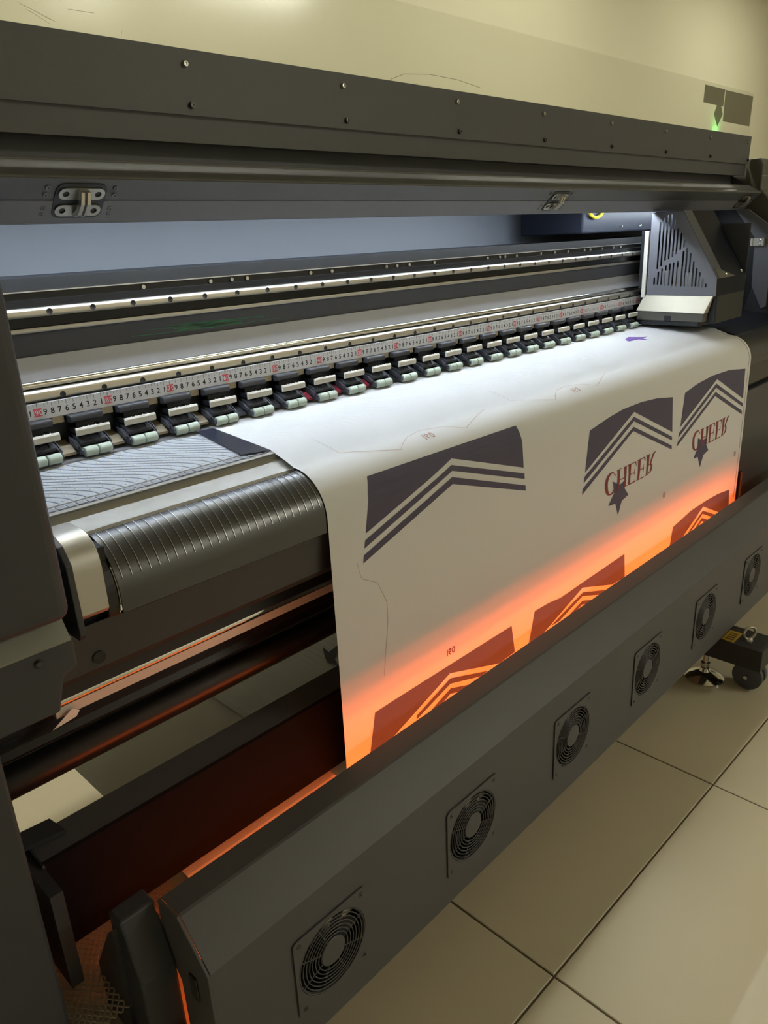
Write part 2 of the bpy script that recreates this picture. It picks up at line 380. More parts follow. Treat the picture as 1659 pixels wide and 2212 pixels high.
# --- ruler tape
tape = part(B().box(XL, 1.72, -0.0225, -0.0212, -0.0028, 0.0183), 'ruler_tape', 'tape')
part(B().box(XL, XR, -0.0212, 0.0, -0.004, 0.0185), 'tape_holder', 'alu_d')
ticks = B(); nums = B(); reds = B(); wnum = B()
yt = -0.0227
def stamp(mb, txt, cx, z0, h, y):
    wd = sum(glyph(c)[2] for c in txt)+0.16*(len(txt)-1); x = cx-wd*h/2
    for c in txt:
        v, f, gw = glyph(c); mb.add([(x+a*h, y, z0+b_*h) for a, b_ in v], f); x += (gw+0.16)*h
for c in range(10, 200):
    x = (180-c)/100
    if x < XL+.005: continue
    if c % 10:
        stamp(nums, str(c % 10), x, 0.0025, 0.0077, yt)
        ticks.box(x-.00018, x+.00018, yt, yt+.0003, 0.0125, 0.0180)
    else:
        rb_ = part(B().box(x-.0058, x+.0058, yt-.0001, yt+.0002, 0.0012, 0.0120), 'red_decimetre_block', 'tapered', tape)
        stamp(wnum, str(c), x, 0.0030, 0.0070, yt-.0003)
        ticks.box(x-.0003, x+.0003, yt, yt+.0003, 0.0122, 0.0180)
    ticks.box(x+.005-.00012, x+.005+.00012, yt, yt+.0003, 0.0150, 0.0180)
part(nums, 'printed_numerals', 'tapeblk', tape); 
part(wnum, 'white_numerals', 'tape', tape); part(ticks, 'tick_marks', 'tapeblk', tape)
# --- pinch rollers
PX0, PP = -0.1105, 0.07165
def pinch(x):
    a = B()
    # arm frame with side cheeks and ribs
    a.prism([(0.0, -0.030), (-0.028, -0.034), (-0.040, -0.041), (-0.038, -0.046), (0.0, -0.050)], x-.019, x+.019)
    for s in (-1, 1):
        a.prism([(-0.012, -0.036), (-0.030, -0.0385), (-0.0395, -0.0445), (-0.0500, -0.0500), (-0.0500, -0.0560), (-0.040, -0.0575), (-0.014, -0.052)], x+s*.0215-.0012, x+s*.0215+.0012)
        a.prism([(-0.018, -0.0345), (-0.032, -0.0385), (-0.0415, -0.0455), (-0.0415, -0.050), (-0.02, -0.046)], x+s*.0245-.0011, x+s*.0245+.0011)
    for q in (-.012, 0, .012):
        a.prism([(-0.016, -0.0285), (-0.034, -0.0355), (-0.0405, -0.0425), (-0.036, -0.046), (-0.016, -0.040)], x+q-.0008, x+q+.0008)
    o = part(a, 'pinch_roller', 'armgrey', bevel=0.0004, seg=1)
    cap = part(B().prism([(-0.018, -0.0035), (-0.030, -0.0035), (-0.0325, -0.006), (-0.0325, -0.0125), (-0.030, -0.0145), (-0.018, -0.0145)], x-.024, x+.024), 'lever_cap', 'coat', o, bevel=0.0022)
    part(B().box(x-.013, x+.013, -0.022, -0.004, -0.034, -0.012), 'spring_housing', 'black', o)
    part(B().prism([(-0.012, -0.0225), (-0.0425, -0.0225), (-0.0425, -0.0295), (-0.012, -0.0285)], x-.021, x+.021), 'lever_body', 'black', o)
    lv = B().prism([(-0.0425, -0.0198), (-0.0450, -0.0198), (-0.0465, -0.0225), (-0.0465, -0.0290), (-0.0445, -0.0308), (-0.0425, -0.0308)], x-.0245, x+.0245)
    for q in (-.014, -.007, .004, .012): lv.box(x+q, x+q+.002, -.0445, -.0425, -.0200, -.0188)
    part(lv, 'release_lever', 'white', o, bevel=0.0012)
    for s in (-1, 1):
        part(B().lathe((x+s*.0102, -0.0475, -0.0532), (s, 0, 0), [(0, -.0092), (0.0062, -.0092), (0.0070, -.0084), (0.0070, .0084), (0.0062, .0092), (0, .0092)], 20), 'rubber_roller', 'greenroll', o, smooth=True)
    return o
p0 = pinch(PX0)
NP = 25
for k in range(1, NP):
    if PX0+PP*k < 1.55: clone(p0, PR, (PP*k, 0, 0))
for k in range(-1, NP):
    xm = PX0+PP*(k+0.5)
    if xm > 1.55: break
    m_ = 'beige' if k < 4 else ('redplate' if k in (6, 7, 8) else 'coat')
    part(B().prism([(-0.003, -0.040), (-0.024, -0.0465), (-0.036, -0.0530), (-0.036, -0.0565), (-0.003, -0.052)], xm-.0105, xm+.0105), 'gap_plate', m_)
    part(B().box(xm-.008, xm+.008, -0.0215, -0.002, -0.0125, -0.0035), 'tape_clip', 'beige')
part(B().box(XL, XR, -0.004, 0.03, -0.056, -0.004), 'feed_slot_backing', 'black')
# --- platen
plz = lambda y: -0.0600+(y+0.02)*0.0971          # platen height against depth
pl = part(B().prism([(0.03, plz(.03)-.0012), (-0.1940, plz(-.194)-.0012), (-0.1940, -0.10), (0.03, -0.09)], XL+.05, 1.75), 'platen', 'platen')
def strip_on_platen(name, ya, yb, m_, h=0.0006):
    return part(B().prism([(ya, plz(ya)-.0013), (ya, plz(ya)-.0012+h), (yb, plz(yb)-.0012+h), (yb, plz(yb)-.0013)], XL+.05, 0.1485), name, m_, pl)
strip_on_platen('back_margin', -0.020, -0.0465, 'alu_d')
strip_on_platen('bright_line', -0.047, -0.0485, 'alu')
strip_on_platen('bright_line', -0.1745, -0.1765, 'alu', 0.0009)
strip_on_platen('bright_edge', -0.1935, -0.2005, 'alu', 0.0009)
S3 = lambda t: t*t*(3-2*t)
def groove(x):
    P = []; n = 16
    for i in range(n+1):
        t = i/n; y = -0.050-0.123*t; P.append((x+0.115*S3(t), y, plz(y)-.0011))
    pts = []; fs = []
    for i, p in enumerate(P):
        wv = 0.0013+0.0004*math.sin(3.1*i/n)
        pts += [(p[0]-wv, p[1], p[2]-.0003), (p[0]-wv*.5, p[1], p[2]+.0006), (p[0]+wv*.5, p[1], p[2]+.0006), (p[0]+wv, p[1], p[2]-.0003)]
    for i in range(n):
        for q in range(3): fs.append((i*4+q, i*4+q+1, i*4+q+5, i*4+q+4))
    return B().add(pts, fs)
g0 = part(groove(-0.40), 'groove_ridge', 'groove', pl, smooth=True)
for k in range(1, 34): clone(g0, pl, (0.0165*k, 0, 0)) if -0.40+0.0165*k < 0.14 else None
dots = B()
for k in range(-2, 34):
    for q in range(9):
        t = (q+0.5)/9; y = -0.050-0.123*t; x = -0.392+0.0165*k+0.115*S3(t)
        if x < 0.15: dots.lathe((x, y, plz(y)-.0011), (0, 0, 1), [(0.0021, 0), (0.0016, .0006), (0, .0008)], 8)
tag(part(dots, 'vacuum_studs', 'white', pl, smooth=True), None, None, kind='stuff')
sq0 = None
for k in range(40):
    x = -0.35+0.0125*k
    if x > 0.14: break
    b_ = B().box(x, x+.0095, -0.1915, -0.1785, -0.0768, -0.0760)
    if sq0 is None: sq0 = part(b_, 'vacuum_pad', 'alu_d', pl); sx0 = x
    else: clone(sq0, pl, (x-sx0, 0, 0))
part(B().sheet([(-0.1960, -0.0815), (-0.203, -0.0875), (-0.230, -0.0960), (-0.2335, -0.0965), (-0.2355, -0.1000)], XL+.05, 1.735, 0.0012), 'front_gutter', 'gutter', smooth=True)
part(B().box(XL+.05, XR, -0.262, -0.20, -0.130, -0.108), 'gutter_gap_black', 'hole')  # black strip stands in for the dark gap before the curved plate
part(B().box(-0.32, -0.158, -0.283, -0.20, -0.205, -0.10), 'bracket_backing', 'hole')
part(B().prism([(0.03, -0.062), (-0.2, -0.082), (-0.248, -0.094), (-0.248, -0.11), (0.03, -0.10)], 1.75, XR), 'black_side_tray', 'cowl')
# --- curved front guide plate
cy, cz, cr = -0.239, -0.158, 0.0630
arc = [(cy+cr*math.cos(math.radians(a)), cz+cr*math.sin(math.radians(a))) for a in range(98, 181, 4)]
cprof = [(-0.245, -0.110), (-0.246, -0.0985)]+arc+[(-0.3020, -0.176), (-0.2985, -0.1785), (-0.294, -0.178)]
curved = part(B().sheet(cprof, -0.157, XR, 0.002), 'curved_guide_plate', 'satin', smooth=True)
part(B().prism([(cy+(cr-.003)*math.cos(math.radians(a)), cz+(cr-.003)*math.sin(math.radians(a))) for a in range(100, 200, 8)]+[(-0.285, -0.19), (-0.235, -0.19)], -0.172, -0.157), 'end_gasket', 'rubber', bevel=0.002)
rib0 = None  # thin bright ribs stand in for LED reflections streaking the plate
for k in range(80):
    x = -0.150+0.0117*k
    if 0.146 < x < 1.745 or x > 2.1: continue
    rp = [(cy+(cr+.0006)*math.cos(math.radians(a)), cz+(cr+.0006)*math.sin(math.radians(a))) for a in range(96, 166, 5)]
    if rib0 is None: rib0 = part(B().sheet(rp, x-.00022, x+.00022, -.0006), 'led_streak_rib', 'ribm', curved, smooth=True); rx0 = x
    else: clone(rib0, curved, (x-rx0, 0, 0))
lower = part(B().sheet([(-0.2925, -0.1795), (-0.2885, -0.236), (-0.272, -0.2515), (-0.25, -0.2515)], XL+.1, XR, 0.0015), 'lower_front_panel', 'brown')
part(B().cyl((-0.189, -0.2918, -0.2225), (-0.189, -0.2875, -0.2225), 0.0075, 24), 'round_hole_disc', 'hole', lower)  # black disc in place of an open, shaded hole
part(B().cyl((-0.222, -0.2, -0.3070), (XR, -0.2, -0.3070), 0.0090, 20), 'tension_rod', 'chrome', smooth=True)
part(B().box(-0.218, XR, -0.199, -0.15, -0.331, -0.3165), 'paper_deflector', 'deflect')
part(B().cyl((-0.335, -0.186, -0.352), (-0.31, -0.186, -0.352), 0.009, 16), 'shaft_end', 'alu', smooth=True)
part(B().box(XL+.1, XR, -0.215, -0.195, -0.300, -0.256), 'deflector_backing', 'black')
part(B().prism([(-0.165, -0.337), (-0.172, -0.345), (-0.166, -0.351), (-0.173, -0.358), (-0.167, -0.364), (-0.173, -0.372), (-0.165, -0.380), (-0.135, -0.380), (-0.135, -0.337)], XL+.1, XR), 'ridged_guide_bar', 'rubber')
# --- interior back, roof and LED strip
part(B().box(XL-.2, 2.24, 0.25, 0.256, -0.03, 0.33), 'back_panel', 'wallgrey')
part(B().box(XL-.2, XR, 0.12, 0.25, 0.168, 0.174), 'beam_top_tray', 'coat')
part(B().sheet([(-0.0757, 0.2657), (-0.052, 0.2425), (-0.05, 0.2412), (-0.047, 0.2425), (-0.030, 0.262), (0.02, 0.30), (0.25, 0.325)], XL-.25, 2.250, -0.002), 'hinge_strip', 'grey_coat')
led = part(B().box(XL+.05, 1.99, -0.043, -0.0405, 0.2455, 0.2535), 'led_strip', 'white')
ch = B()
x = XL+.06
while x < 1.98:
    ch.box(x, x+.0045, -0.0436, -0.0400, 0.2447, 0.2454); x += 0.0102
tag(part(ch, 'led_chips', 'led', led), None, None, kind='stuff')
# --- the raised cover
cov = part(B().sheet([(-0.0763, 0.2668), (-0.1, 0.2885), (-0.0985, 0.2895), (-0.061, 0.3105), (-0.057, 0.3105), (-0.054, 0.305), (-0.001, 0.312), (0.0, 0.3465), (-0.040, 0.3435), (-0.0405, 0.3785)], XL-.25, 2.254, 0.0018), 'raised_cover', 'hood')
part(B().sheet([(-0.0500, 0.3757), (-0.0505, 0.4145), (-0.0520, 0.4560), (-0.0495, 0.4565)], XL-.25, 2.254, -0.0015), 'window_clamp_plate', 'hood', cov)
part(B().prism([(-0.1005, 0.2893), (-0.0995, 0.2885), (-0.0580, 0.3105), (-0.0560, 0.3128), (-0.0600, 0.3132)], XL-.25, 2.2535), 'cover_lip', 'lip', cov)
part(B().prism([(-0.0763, 0.2668), (-0.1, 0.289), (-0.06, 0.3125), (0.0, 0.347), (0.0, 0.29), (-0.05, 0.272)], 2.251, 2.2545), 'end_cap', 'hood', cov)
part(B().prism([(-0.0763, 0.2668), (-0.1, 0.289), (-0.0985, 0.2895), (-0.077, 0.2695)], XL-.25, 2.2505), 'hinge_facing', 'grey_coat', cov)
win = part(B().prism([(-0.0485, 0.385), (-0.0490, 0.5770), (-0.0450, 0.5770), (-0.0445, 0.385)], XL-.25, 2.239), 'clear_window', 'acrylic', cov)
af = lambda x, z, d=0.0003: (x, -0.0490-d, z)
def film(pts, name, m_): part(B().extr([af(x, z) for x, z in pts], (0, -0.0002, 0)), name, m_, win)
def film_off(pts, name, m_): return build(B().extr([af(x, z) for x, z in pts], (0, -0.0002, 0)), name, m_, PR)
film_off([(1.87, .568), (2.013, .568), (2.010, .523), (1.995, .523), (2.012, .503), (1.979, .468), (1.948, .5), (1.964, .523), (1.868, .524)], 'grey_film_sticker', 'fade')
film_off([(2.017, .567), (2.236, .568), (2.229, .484), (2.017, .485)], 'grey_film_sticker', 'fade')
hair = B().path([af(x, z) for x, z in [(.58, .452), (.584, .459), (.618, .470), (.686, .476), (.765, .475), (.837, .468)]], 0.0003, 5)
film_obj = build(hair, 'stray_hair', 'hole', PR)
for a_, b_ in (((-0.038, .477), (0.001, .464)), ((-0.031, .472), (-0.006, .461)), ((0.02, .4795), (0.053, .480)), ((0.085, .459), (0.088, .466))):
    build(B().path([af(*a_, .0002), af(*b_, .0002)], 0.00025, 5), 'window_scratch', 'white', PR)
first = {}
for row, (xa, dx_, y_, z_) in enumerate(((0.173, 0.2935, -0.0525, 0.4375), (0.177, 0.2950, -0.0515, 0.388))):
    for k in range(-2, 8):
        x = xa+dx_*k
        if x > 2.25: continue
        if row not in first:
            first[row] = (part(B().lathe((x, y_, z_), (0, -1, 0.06), [(0, .0022), (.0016, .0022), (.0018, .0034), (.0036, .0032), (.0045, .0006), (.0045, -.001)], 14), 'button_screw', 'steel' if row == 0 else 'satin', cov, smooth=True), x)
        else: clone(first[row][0], cov, (x-first[row][1], 0, 0))
part(B().lathe((1.975, -0.030, 0.430), (0, 0, 1), [(0, 0), (.0125, 0), (.0125, .018), (.011, .018), (.011, .002), (0, .002)], 16), 'led_spill_shield', 'black', smooth=True)  # added cup that keeps green light from spilling onto the lip
part(B().lathe((1.975, -0.030, 0.4400), (0, 0, 1), [(0, .006), (.004, .006), (.006, 0), (.006, -.007)], 12), 'status_led', 'green_led')
# --- concealed hinges
hd = Vector((0, -0.0245, 0.0225)).normalized(); hn = Vector((0, -hd.z, hd.y)); hc = Vector((0, -0.0760, 0.2663))
if hn.y > 0: hn = -hn
def hmap(x0): return lambda u, v, w_: tuple(Vector((x0+u, 0, 0))+hc+hd*v+hn*(w_+.0016))
def hinge(x):
    f = hmap(x)
    o = part(plate_holes(rrect(-.0325, .0325, -.027, .0265, .011), [], 0.0008, lambda u, v, w_: f(u, v, w_+.0012)), 'hinge', 'black')
    for v0, nm in ((0.0125, 'hinge_leaf'), (-0.0135, 'hinge_leaf')):
        part(plate_holes(rrect(-.0295, .0295, v0-.0088, v0+.0088, .0087), [circ(-.0205, v0, .0042, 16), circ(.0205, v0, .0042, 16)], 0.0016, lambda u, v, w_: f(u, v, w_+.0028)), nm, 'steel', o)
        for s in (-1, 1):
            part(B().lathe(f(s*.0205, v0, .0018), hn, [(0, .0001), (.0036, .0003), (.0042, 0)], 12), 'hinge_screw', 'hole', o)
    a = B()
    for q in (-.0065, .0015):
        a.extr([f(q, .020, .004), f(q, .021, .010), f(q, .008, .016), f(q, -.010, .015), f(q, -.021, .007), f(q, -.019, .003), f(q, -.006, .009), f(q, .008, .010)], (.0055, 0, 0))
    part(a, 'hinge_arm', 'steel', o, bevel=0.0006, seg=1)
    for s in (-1, 1):
        for v0 in (.020, .009, -.012, -.021):
            part(B().lathe(f(s*(.043+(.001 if v0 in (.009, -.021) else 0)), v0, .0012), hn, [(0, -.0005), (.0012, -.0005), (.0014, .0008), (.0030, .0008), (.0034, 0)], 12), 'flat_screw', 'grey_coat', o, smooth=True)
    return o
h0 = hinge(-0.02)
clone(h0, PR, (1.090, 0, 0)); clone(h0, PR, (2.185, 0, 0))
# --- left end housing
part(B().box(-0.80, -0.240, -0.378, 0.30, -0.124, 0.206), 'end_housing', 'coat', bevel=0.012, seg=4)
part(B().prism([(-0.352, -0.1265), (-0.366, -0.1475), (-0.366, -0.150), (-0.32, -0.150), (-0.32, -0.1265)], -0.80, -0.243), 'housing_ledge', 'lip')  # light caught by the sloping ledge is put into its lighter colour
lh = part(B().extr([(x, -0.354, z) for x, z in [(-0.80, -0.1525), (-0.236, -0.1525), (-0.236, -0.186), (-0.252, -0.193), (-0.262, -0.228), (-0.80, -0.228)]], (0, 0.25, 0)), 'lower_housing', 'coat', bevel=0.003)
part(B().lathe((-0.273, -0.3555, -0.167), (0, -1, 0), [(0, .002), (.003, .002), (.0042, 0)], 14), 'button_screw', 'satin', lh, smooth=True)
br = part(B().prism([(-0.235, -0.070), (-0.285, -0.070), (-0.305, -0.078), (-0.318, -0.096), (-0.320, -0.175), (-0.314, -0.182), (-0.235, -0.182)], -0.216, -0.209), 'roller_bracket', 'coat', bevel=0.001)
part(B().prism([(-0.245, -0.0745)]+[(-0.275+.037*math.cos(math.radians(a)), -0.1115+.037*math.sin(math.radians(a))) for a in range(90, 181, 10)]+[(-0.312, -0.158), (-0.308, -0.163), (-0.245, -0.163)], -0.209, -0.176), 'bracket_cover', 'alu', smooth=True, bevel=0.0008)
for z_ in (-.108, -.165):
    part(B().cyl((-0.2168, -0.305, z_), (-0.2155, -0.305, z_), 0.0035, 12), 'bracket_hole', 'hole', br)
part(B().cyl((-0.2168, -0.272, -0.125), (-0.2155, -0.272, -0.125), 0.019, 24), 'bearing_recess', 'hole', br)
# --- left leg down to the floor
leg = part(B().box(-0.52, -0.322, -0.345, 0.05, FZ, -0.228), 'end_leg', 'coat', bevel=0.004)
part(B().box(-0.318, -0.300, -0.20, -0.10, -0.455, -0.30), 'shaft_bracket', 'coat')
# --- right end housing
part(B().prism([(0.35, 0.392), (-0.085, 0.392), (-0.095, 0.372), (-0.095, 0.300), (-0.19, 0.205), (-0.36, 0.200), (-0.378, 0.185), (-0.378, -0.262), (0.35, -0.262)], 2.262, 2.80), 'end_housing', 'cabinet', bevel=0.004)
part(B().box(2.262, 2.80, -0.0958, -0.09, 0.3380, 0.3400), 'copper_seam', 'alu')
fr = part(B().extr([(2.2, y, z) for y, z in [(-.044, .243), (-.086, .240), (-.155, .190), (-.170, .15), (-.172, -.06), (-.158, -.066), (-.122, .004), (-.114, .154)]], (0.008, 0, 0)), 'side_frame', 'grey_coat', bevel=0.001)
part(B().extr([(2.206, y, z) for y, z in [(-.122, .004), (-.158, -.066), (-.172, -.06), (-.19, -.12), (-.09, -.12)]], (0.006, 0, 0)), 'lower_gusset', 'coat')
part(B().extr([(2.232, y, z) for y, z in [(.25, .32), (-.05, .24), (-.118, .15), (-.126, .004), (-.16, -.13), (.25, -.13)]], (0.006, 0, 0)), 'parking_bay_wall', 'black')
part(B().box(2.186, 2.200, -0.150, -0.116, 0.128, 0.152), 'cover_catch', 'steel', fr, bevel=0.001)
part(B().box(2.180, 2.199, -0.1165, -0.110, 0.129, 0.151), 'catch_magnet', 'white', fr)
for z_ in (.134, .146):
    part(B().lathe((2.186, -.138, z_), (-1, 0, 0), [(0, .002), (.003, .0015), (.004, 0)], 10), 'catch_screw', 'chrome', fr, smooth=True)
part(B().lathe((2.206, -.150, -.100), (-1, 0, 0), [(0, .003), (.003, .002), (.004, 0)], 12), 'button_screw', 'chrome')
part(B().box(1.90, 2.26, -0.24, 0.10, -0.118, -0.105), 'parking_bay_floor', 'coat')
part(B().box(1.79, 2.26, -0.286, 0.10, -0.66, -0.256), 'lower_end_cover', 'coat', bevel=0.003)
part(B().path([(1.802, -.292, -.50), (1.802, -.293, -.585)], .006, 10), 'hose_stub', 'coat', smooth=True)
part(B().box(1.28, 1.36, 0.31, 0.40, -0.7765, -0.03), 'support_column', 'coat')
part(B().box(XL+.1, 2.26, 0.12, 0.40, -0.30, -0.03), 'rear_frame', 'coat')
# ================================================================ print carriage
CA = thing('print_carriage', (1.72, -0.13, -0.07), 'black print carriage with a vented side plate and steel skirt at the right', 'carriage')
side = [(-0.050, 0.236), (-0.1353, 0.236), (-0.240, 0.066), (-0.242, 0.022), (-0.050, 0.022)]
slots = [(-0.0758, 0.213, 0.091), (-0.0858, 0.222, 0.099), (-0.0958, 0.229, 0.113), (-0.1058, 0.231, 0.116), (-0.1158, 0.216, 0.122), (-0.1258, 0.201, 0.129), (-0.1358, 0.183, 0.139), (-0.1458, 0.166, 0.146),
         (-0.0695, 0.070, 0.050), (-0.0800, 0.085, 0.050), (-0.0900, 0.093, 0.050), (-0.1002, 0.101, 0.048), (-0.1110, 0.106, 0.048), (-0.1210, 0.109, 0.046), (-0.1325, 0.113, 0.046), (-0.1455, 0.137, 0.046), (-0.1555, 0.144, 0.046), (-0.1655, 0.131, 0.046), (-0.1755, 0.111, 0.046), (-0.1850, 0.094, 0.046), (-0.1945, 0.083, 0.045), (-0.2040, 0.068, 0.045), (-0.2130, 0.054, 0.044)]
def slot_ring(y, zt, zb, r=0.0023):
    P = []
    for i in range(7): a = math.pi*i/6; P.append((y+r*math.cos(a), zt-r+r*math.sin(a)))
    for i in range(7): a = math.pi+math.pi*i/6; P.append((y+r*math.cos(a), zb+r+r*math.sin(a)))
    return P
build(plate_holes(side, [slot_ring(*s) for s in slots], 0.002, lambda u, v, w_: (1.6+w_, u, v)), 'vented_side_plate', 'grey_coat', CA)
build(B().prism([(-0.050, 0.236), (-0.1353, 0.236), (-0.240, 0.066), (-0.242, 0.022), (-0.239, 0.022), (-0.237, 0.066), (-0.1335, 0.233), (-0.050, 0.233)], 1.601, 1.80), 'front_cowl', 'cowl', CA)
build(B().prism([(-0.060, 0.2362), (-0.1352, 0.2362), (-0.2400, 0.0662), (-0.2418, 0.0675), (-0.1365, 0.2382), (-0.060, 0.2382)], 1.599, 1.650), 'cowl_edge_band', 'armgrey', CA)
build(B().box(1.80, 1.804, -0.240, -0.05, 0.022, 0.20), 'far_side_plate', 'black', CA)
build(B().box(1.61, 1.80, -0.2425, -0.05, -0.050, 0.024), 'head_box', 'black', CA, bevel=0.003)
for i, (y, z, dy, dz) in enumerate(((-.09, .06, .02, .05), (-.125, .065, .012, .06), (-.15, .06, .02, .04), (-.11, .12, .03, .03), (-.18, .055, .015, .03), (-.205, .05, .01, .012), (-.075, .055, .008, .02))):
    build(B().box(1.622+.006*i, 1.640+.006*i, y-dy/2, y+dy/2, z-dz/2, z+dz/2), 'head_component', ('alu', 'beige', 'white', 'darkband')[i % 4], CA, bevel=0.001)
build(B().add([(1.6, -.0445, .0225), (1.6, -.2345, .0225), (1.578, -.2235, -.0215), (1.578, -.0325, -.0185), (1.606, -.0445, .0225), (1.606, -.2345, .0225), (1.606, -.2235, -.0215), (1.606, -.0325, -.0185)],
              [(0, 1, 2, 3), (7, 6, 5, 4), (0, 4, 5, 1), (1, 5, 6, 2), (2, 6, 7, 3), (3, 7, 4, 0)]), 'steel_skirt', 'stain', CA, bevel=0.0008)
build(B().box(1.580, 1.80, -.2215, -.034, -.0440, -.0190), 'skirt_base', 'cabinet', CA, bevel=0.002)
build(B().box(1.5795, 1.588, -.135, -.115, -.0440, -.030), 'base_notch', 'black', CA)
build(B().box(1.583, 1.80, -.2075, -.03, -.0560, -.0442), 'head_plate', 'black', CA, bevel=0.002)
build(B().box(1.594, 1.6005, -.0475, -.036, .016, .191), 'white_wiper_bar', 'white', CA, bevel=0.001)
build(B().box(1.601, 1.80, -.05, -.0236, .040, .191), 'slider_block', 'black', CA)
build(B().box(1.345, 2.05, 0.012, .20, .192, .284), 'cable_bracket', 'cowl', CA, bevel=0.004)  # black bracket enlarged to stand in for the dark interior behind it
for x in (1.55, 1.66):
    build(B().lathe((x, .012, .205), (0, -1, 0), [(0, .004), (.003, .003), (.004, 0)], 10), 'bracket_screw', 'chrome', CA, smooth=True)
build(B().path([(1.40+.046*math.cos(a), .006, .268+.038*math.sin(a)) for a in [math.radians(190+i*12) for i in range(13)]], .0040, 8), 'yellow_cable', 'yellow', CA, smooth=True)
cb = build(B().box(1.655, 1.705, -.208, -.20, .078, .098), 'clear_connector', 'stain', CA, bevel=0.002)
build(B().path([(1.66, -.19, .10), (1.65, -.19, .112), (1.64, -.182, .125)], .0025, 8), 'connector_wire', 'white', CA)
build(B().extr([(1.61, -.2415, .066), (1.72, -.2415, .066), (1.61, -.2250, .094)], (0, -.0015, .001)), 'clear_gusset', 'cabinet', CA)
for x, y, z in ((1.665, -.238, .0735), (1.775, -.2365, .0765)):
    build(B().lathe((x, y, z), (0, -.84, .53), [(0, .004), (.003, .003), (.004, 0)], 10), 'cowl_screw', 'chrome', CA, smooth=True)

# ================================================================ printed paper sheet
PX_L, PX_R = 0.150, 1.735
PP_ = [(-.02, -.0605), (-.12, -.0695), (-.195, -.0775), (-.225, -.0875)]
PP_ += [(-.239+.0645*math.cos(math.radians(90+i*7.5)), -.158+.0645*math.sin(math.radians(90+i*7.5))) for i in range(13)]
PP_ += [(-.305, -.35), (-.305, -.570)]
PP_ += [(-.275+.03*math.cos(math.radians(180+i*15)), -.570+.03*math.sin(math.radians(180+i*15))) for i in range(1, 7)]
PP_ += [(-.2, -.6003), (.30, -.601)]
SS = [0]
for a_, b_ in zip(PP_, PP_[1:]): SS.append(SS[-1]+math.dist(a_, b_))
def on_sheet(x, s, off):
    i = 0
    while i < len(SS)-2 and s > SS[i+1]: i += 1
    (y0, z0), (y1, z1) = PP_[i], PP_[i+1]; L = SS[i+1]-SS[i]; u = (s-SS[i])/L
    return (x, y0+(y1-y0)*u+(z1-z0)/L*off, z0+(z1-z0)*u-(y1-y0)/L*off)
dense = []
for a_, b_ in zip(PP_, PP_[1:]):
    n = max(1, int(math.dist(a_, b_)/0.03)); dense += [(a_[0]+(b_[0]-a_[0])*i/n, a_[1]+(b_[1]-a_[1])*i/n) for i in range(n)]
dense.append(PP_[-1])
paper = build(B().sheet(dense, PX_L, PX_R, -0.00025, 12), 'printed_sheet', 'paper', smooth=True, at=(0.94, -0.3, -0.6))
tag(paper, 'white paper sheet printed with navy chevron panels hanging over the curved plate', 'paper sheet')
NPRINT = [0]
def print_on_sheet(poly, name, m_, off=0.0006, dx=0.0, ds=0.0):
    bm = bmesh.new(); vs_ = [bm.verts.new((x+dx, s+ds, 0)) for x, s in poly]
    for t in tessellate_polygon([[Vector((x, s, 0)) for x, s in poly]]): bm.faces.new([vs_[i] for i in t])
    NPRINT[0] += 1; off += math.copysign(NPRINT[0]*4e-6, off)
    ss = [v.co.y for v in bm.verts]
    for s in SS:
        if min(ss)+1e-5 < s < max(ss)-1e-5:
            bmesh.ops.bisect_plane(bm, geom=bm.verts[:]+bm.edges[:]+bm.faces[:], plane_co=(0, s, 0), plane_no=(0, 1, 0))
    bm.verts.index_update()
    mb = B().add([on_sheet(v.co.x, v.co.y, off) for v in bm.verts], [tuple(v.index for v in f.verts) for f in bm.faces]); bm.free()
    return build(mb, name, m_, paper)
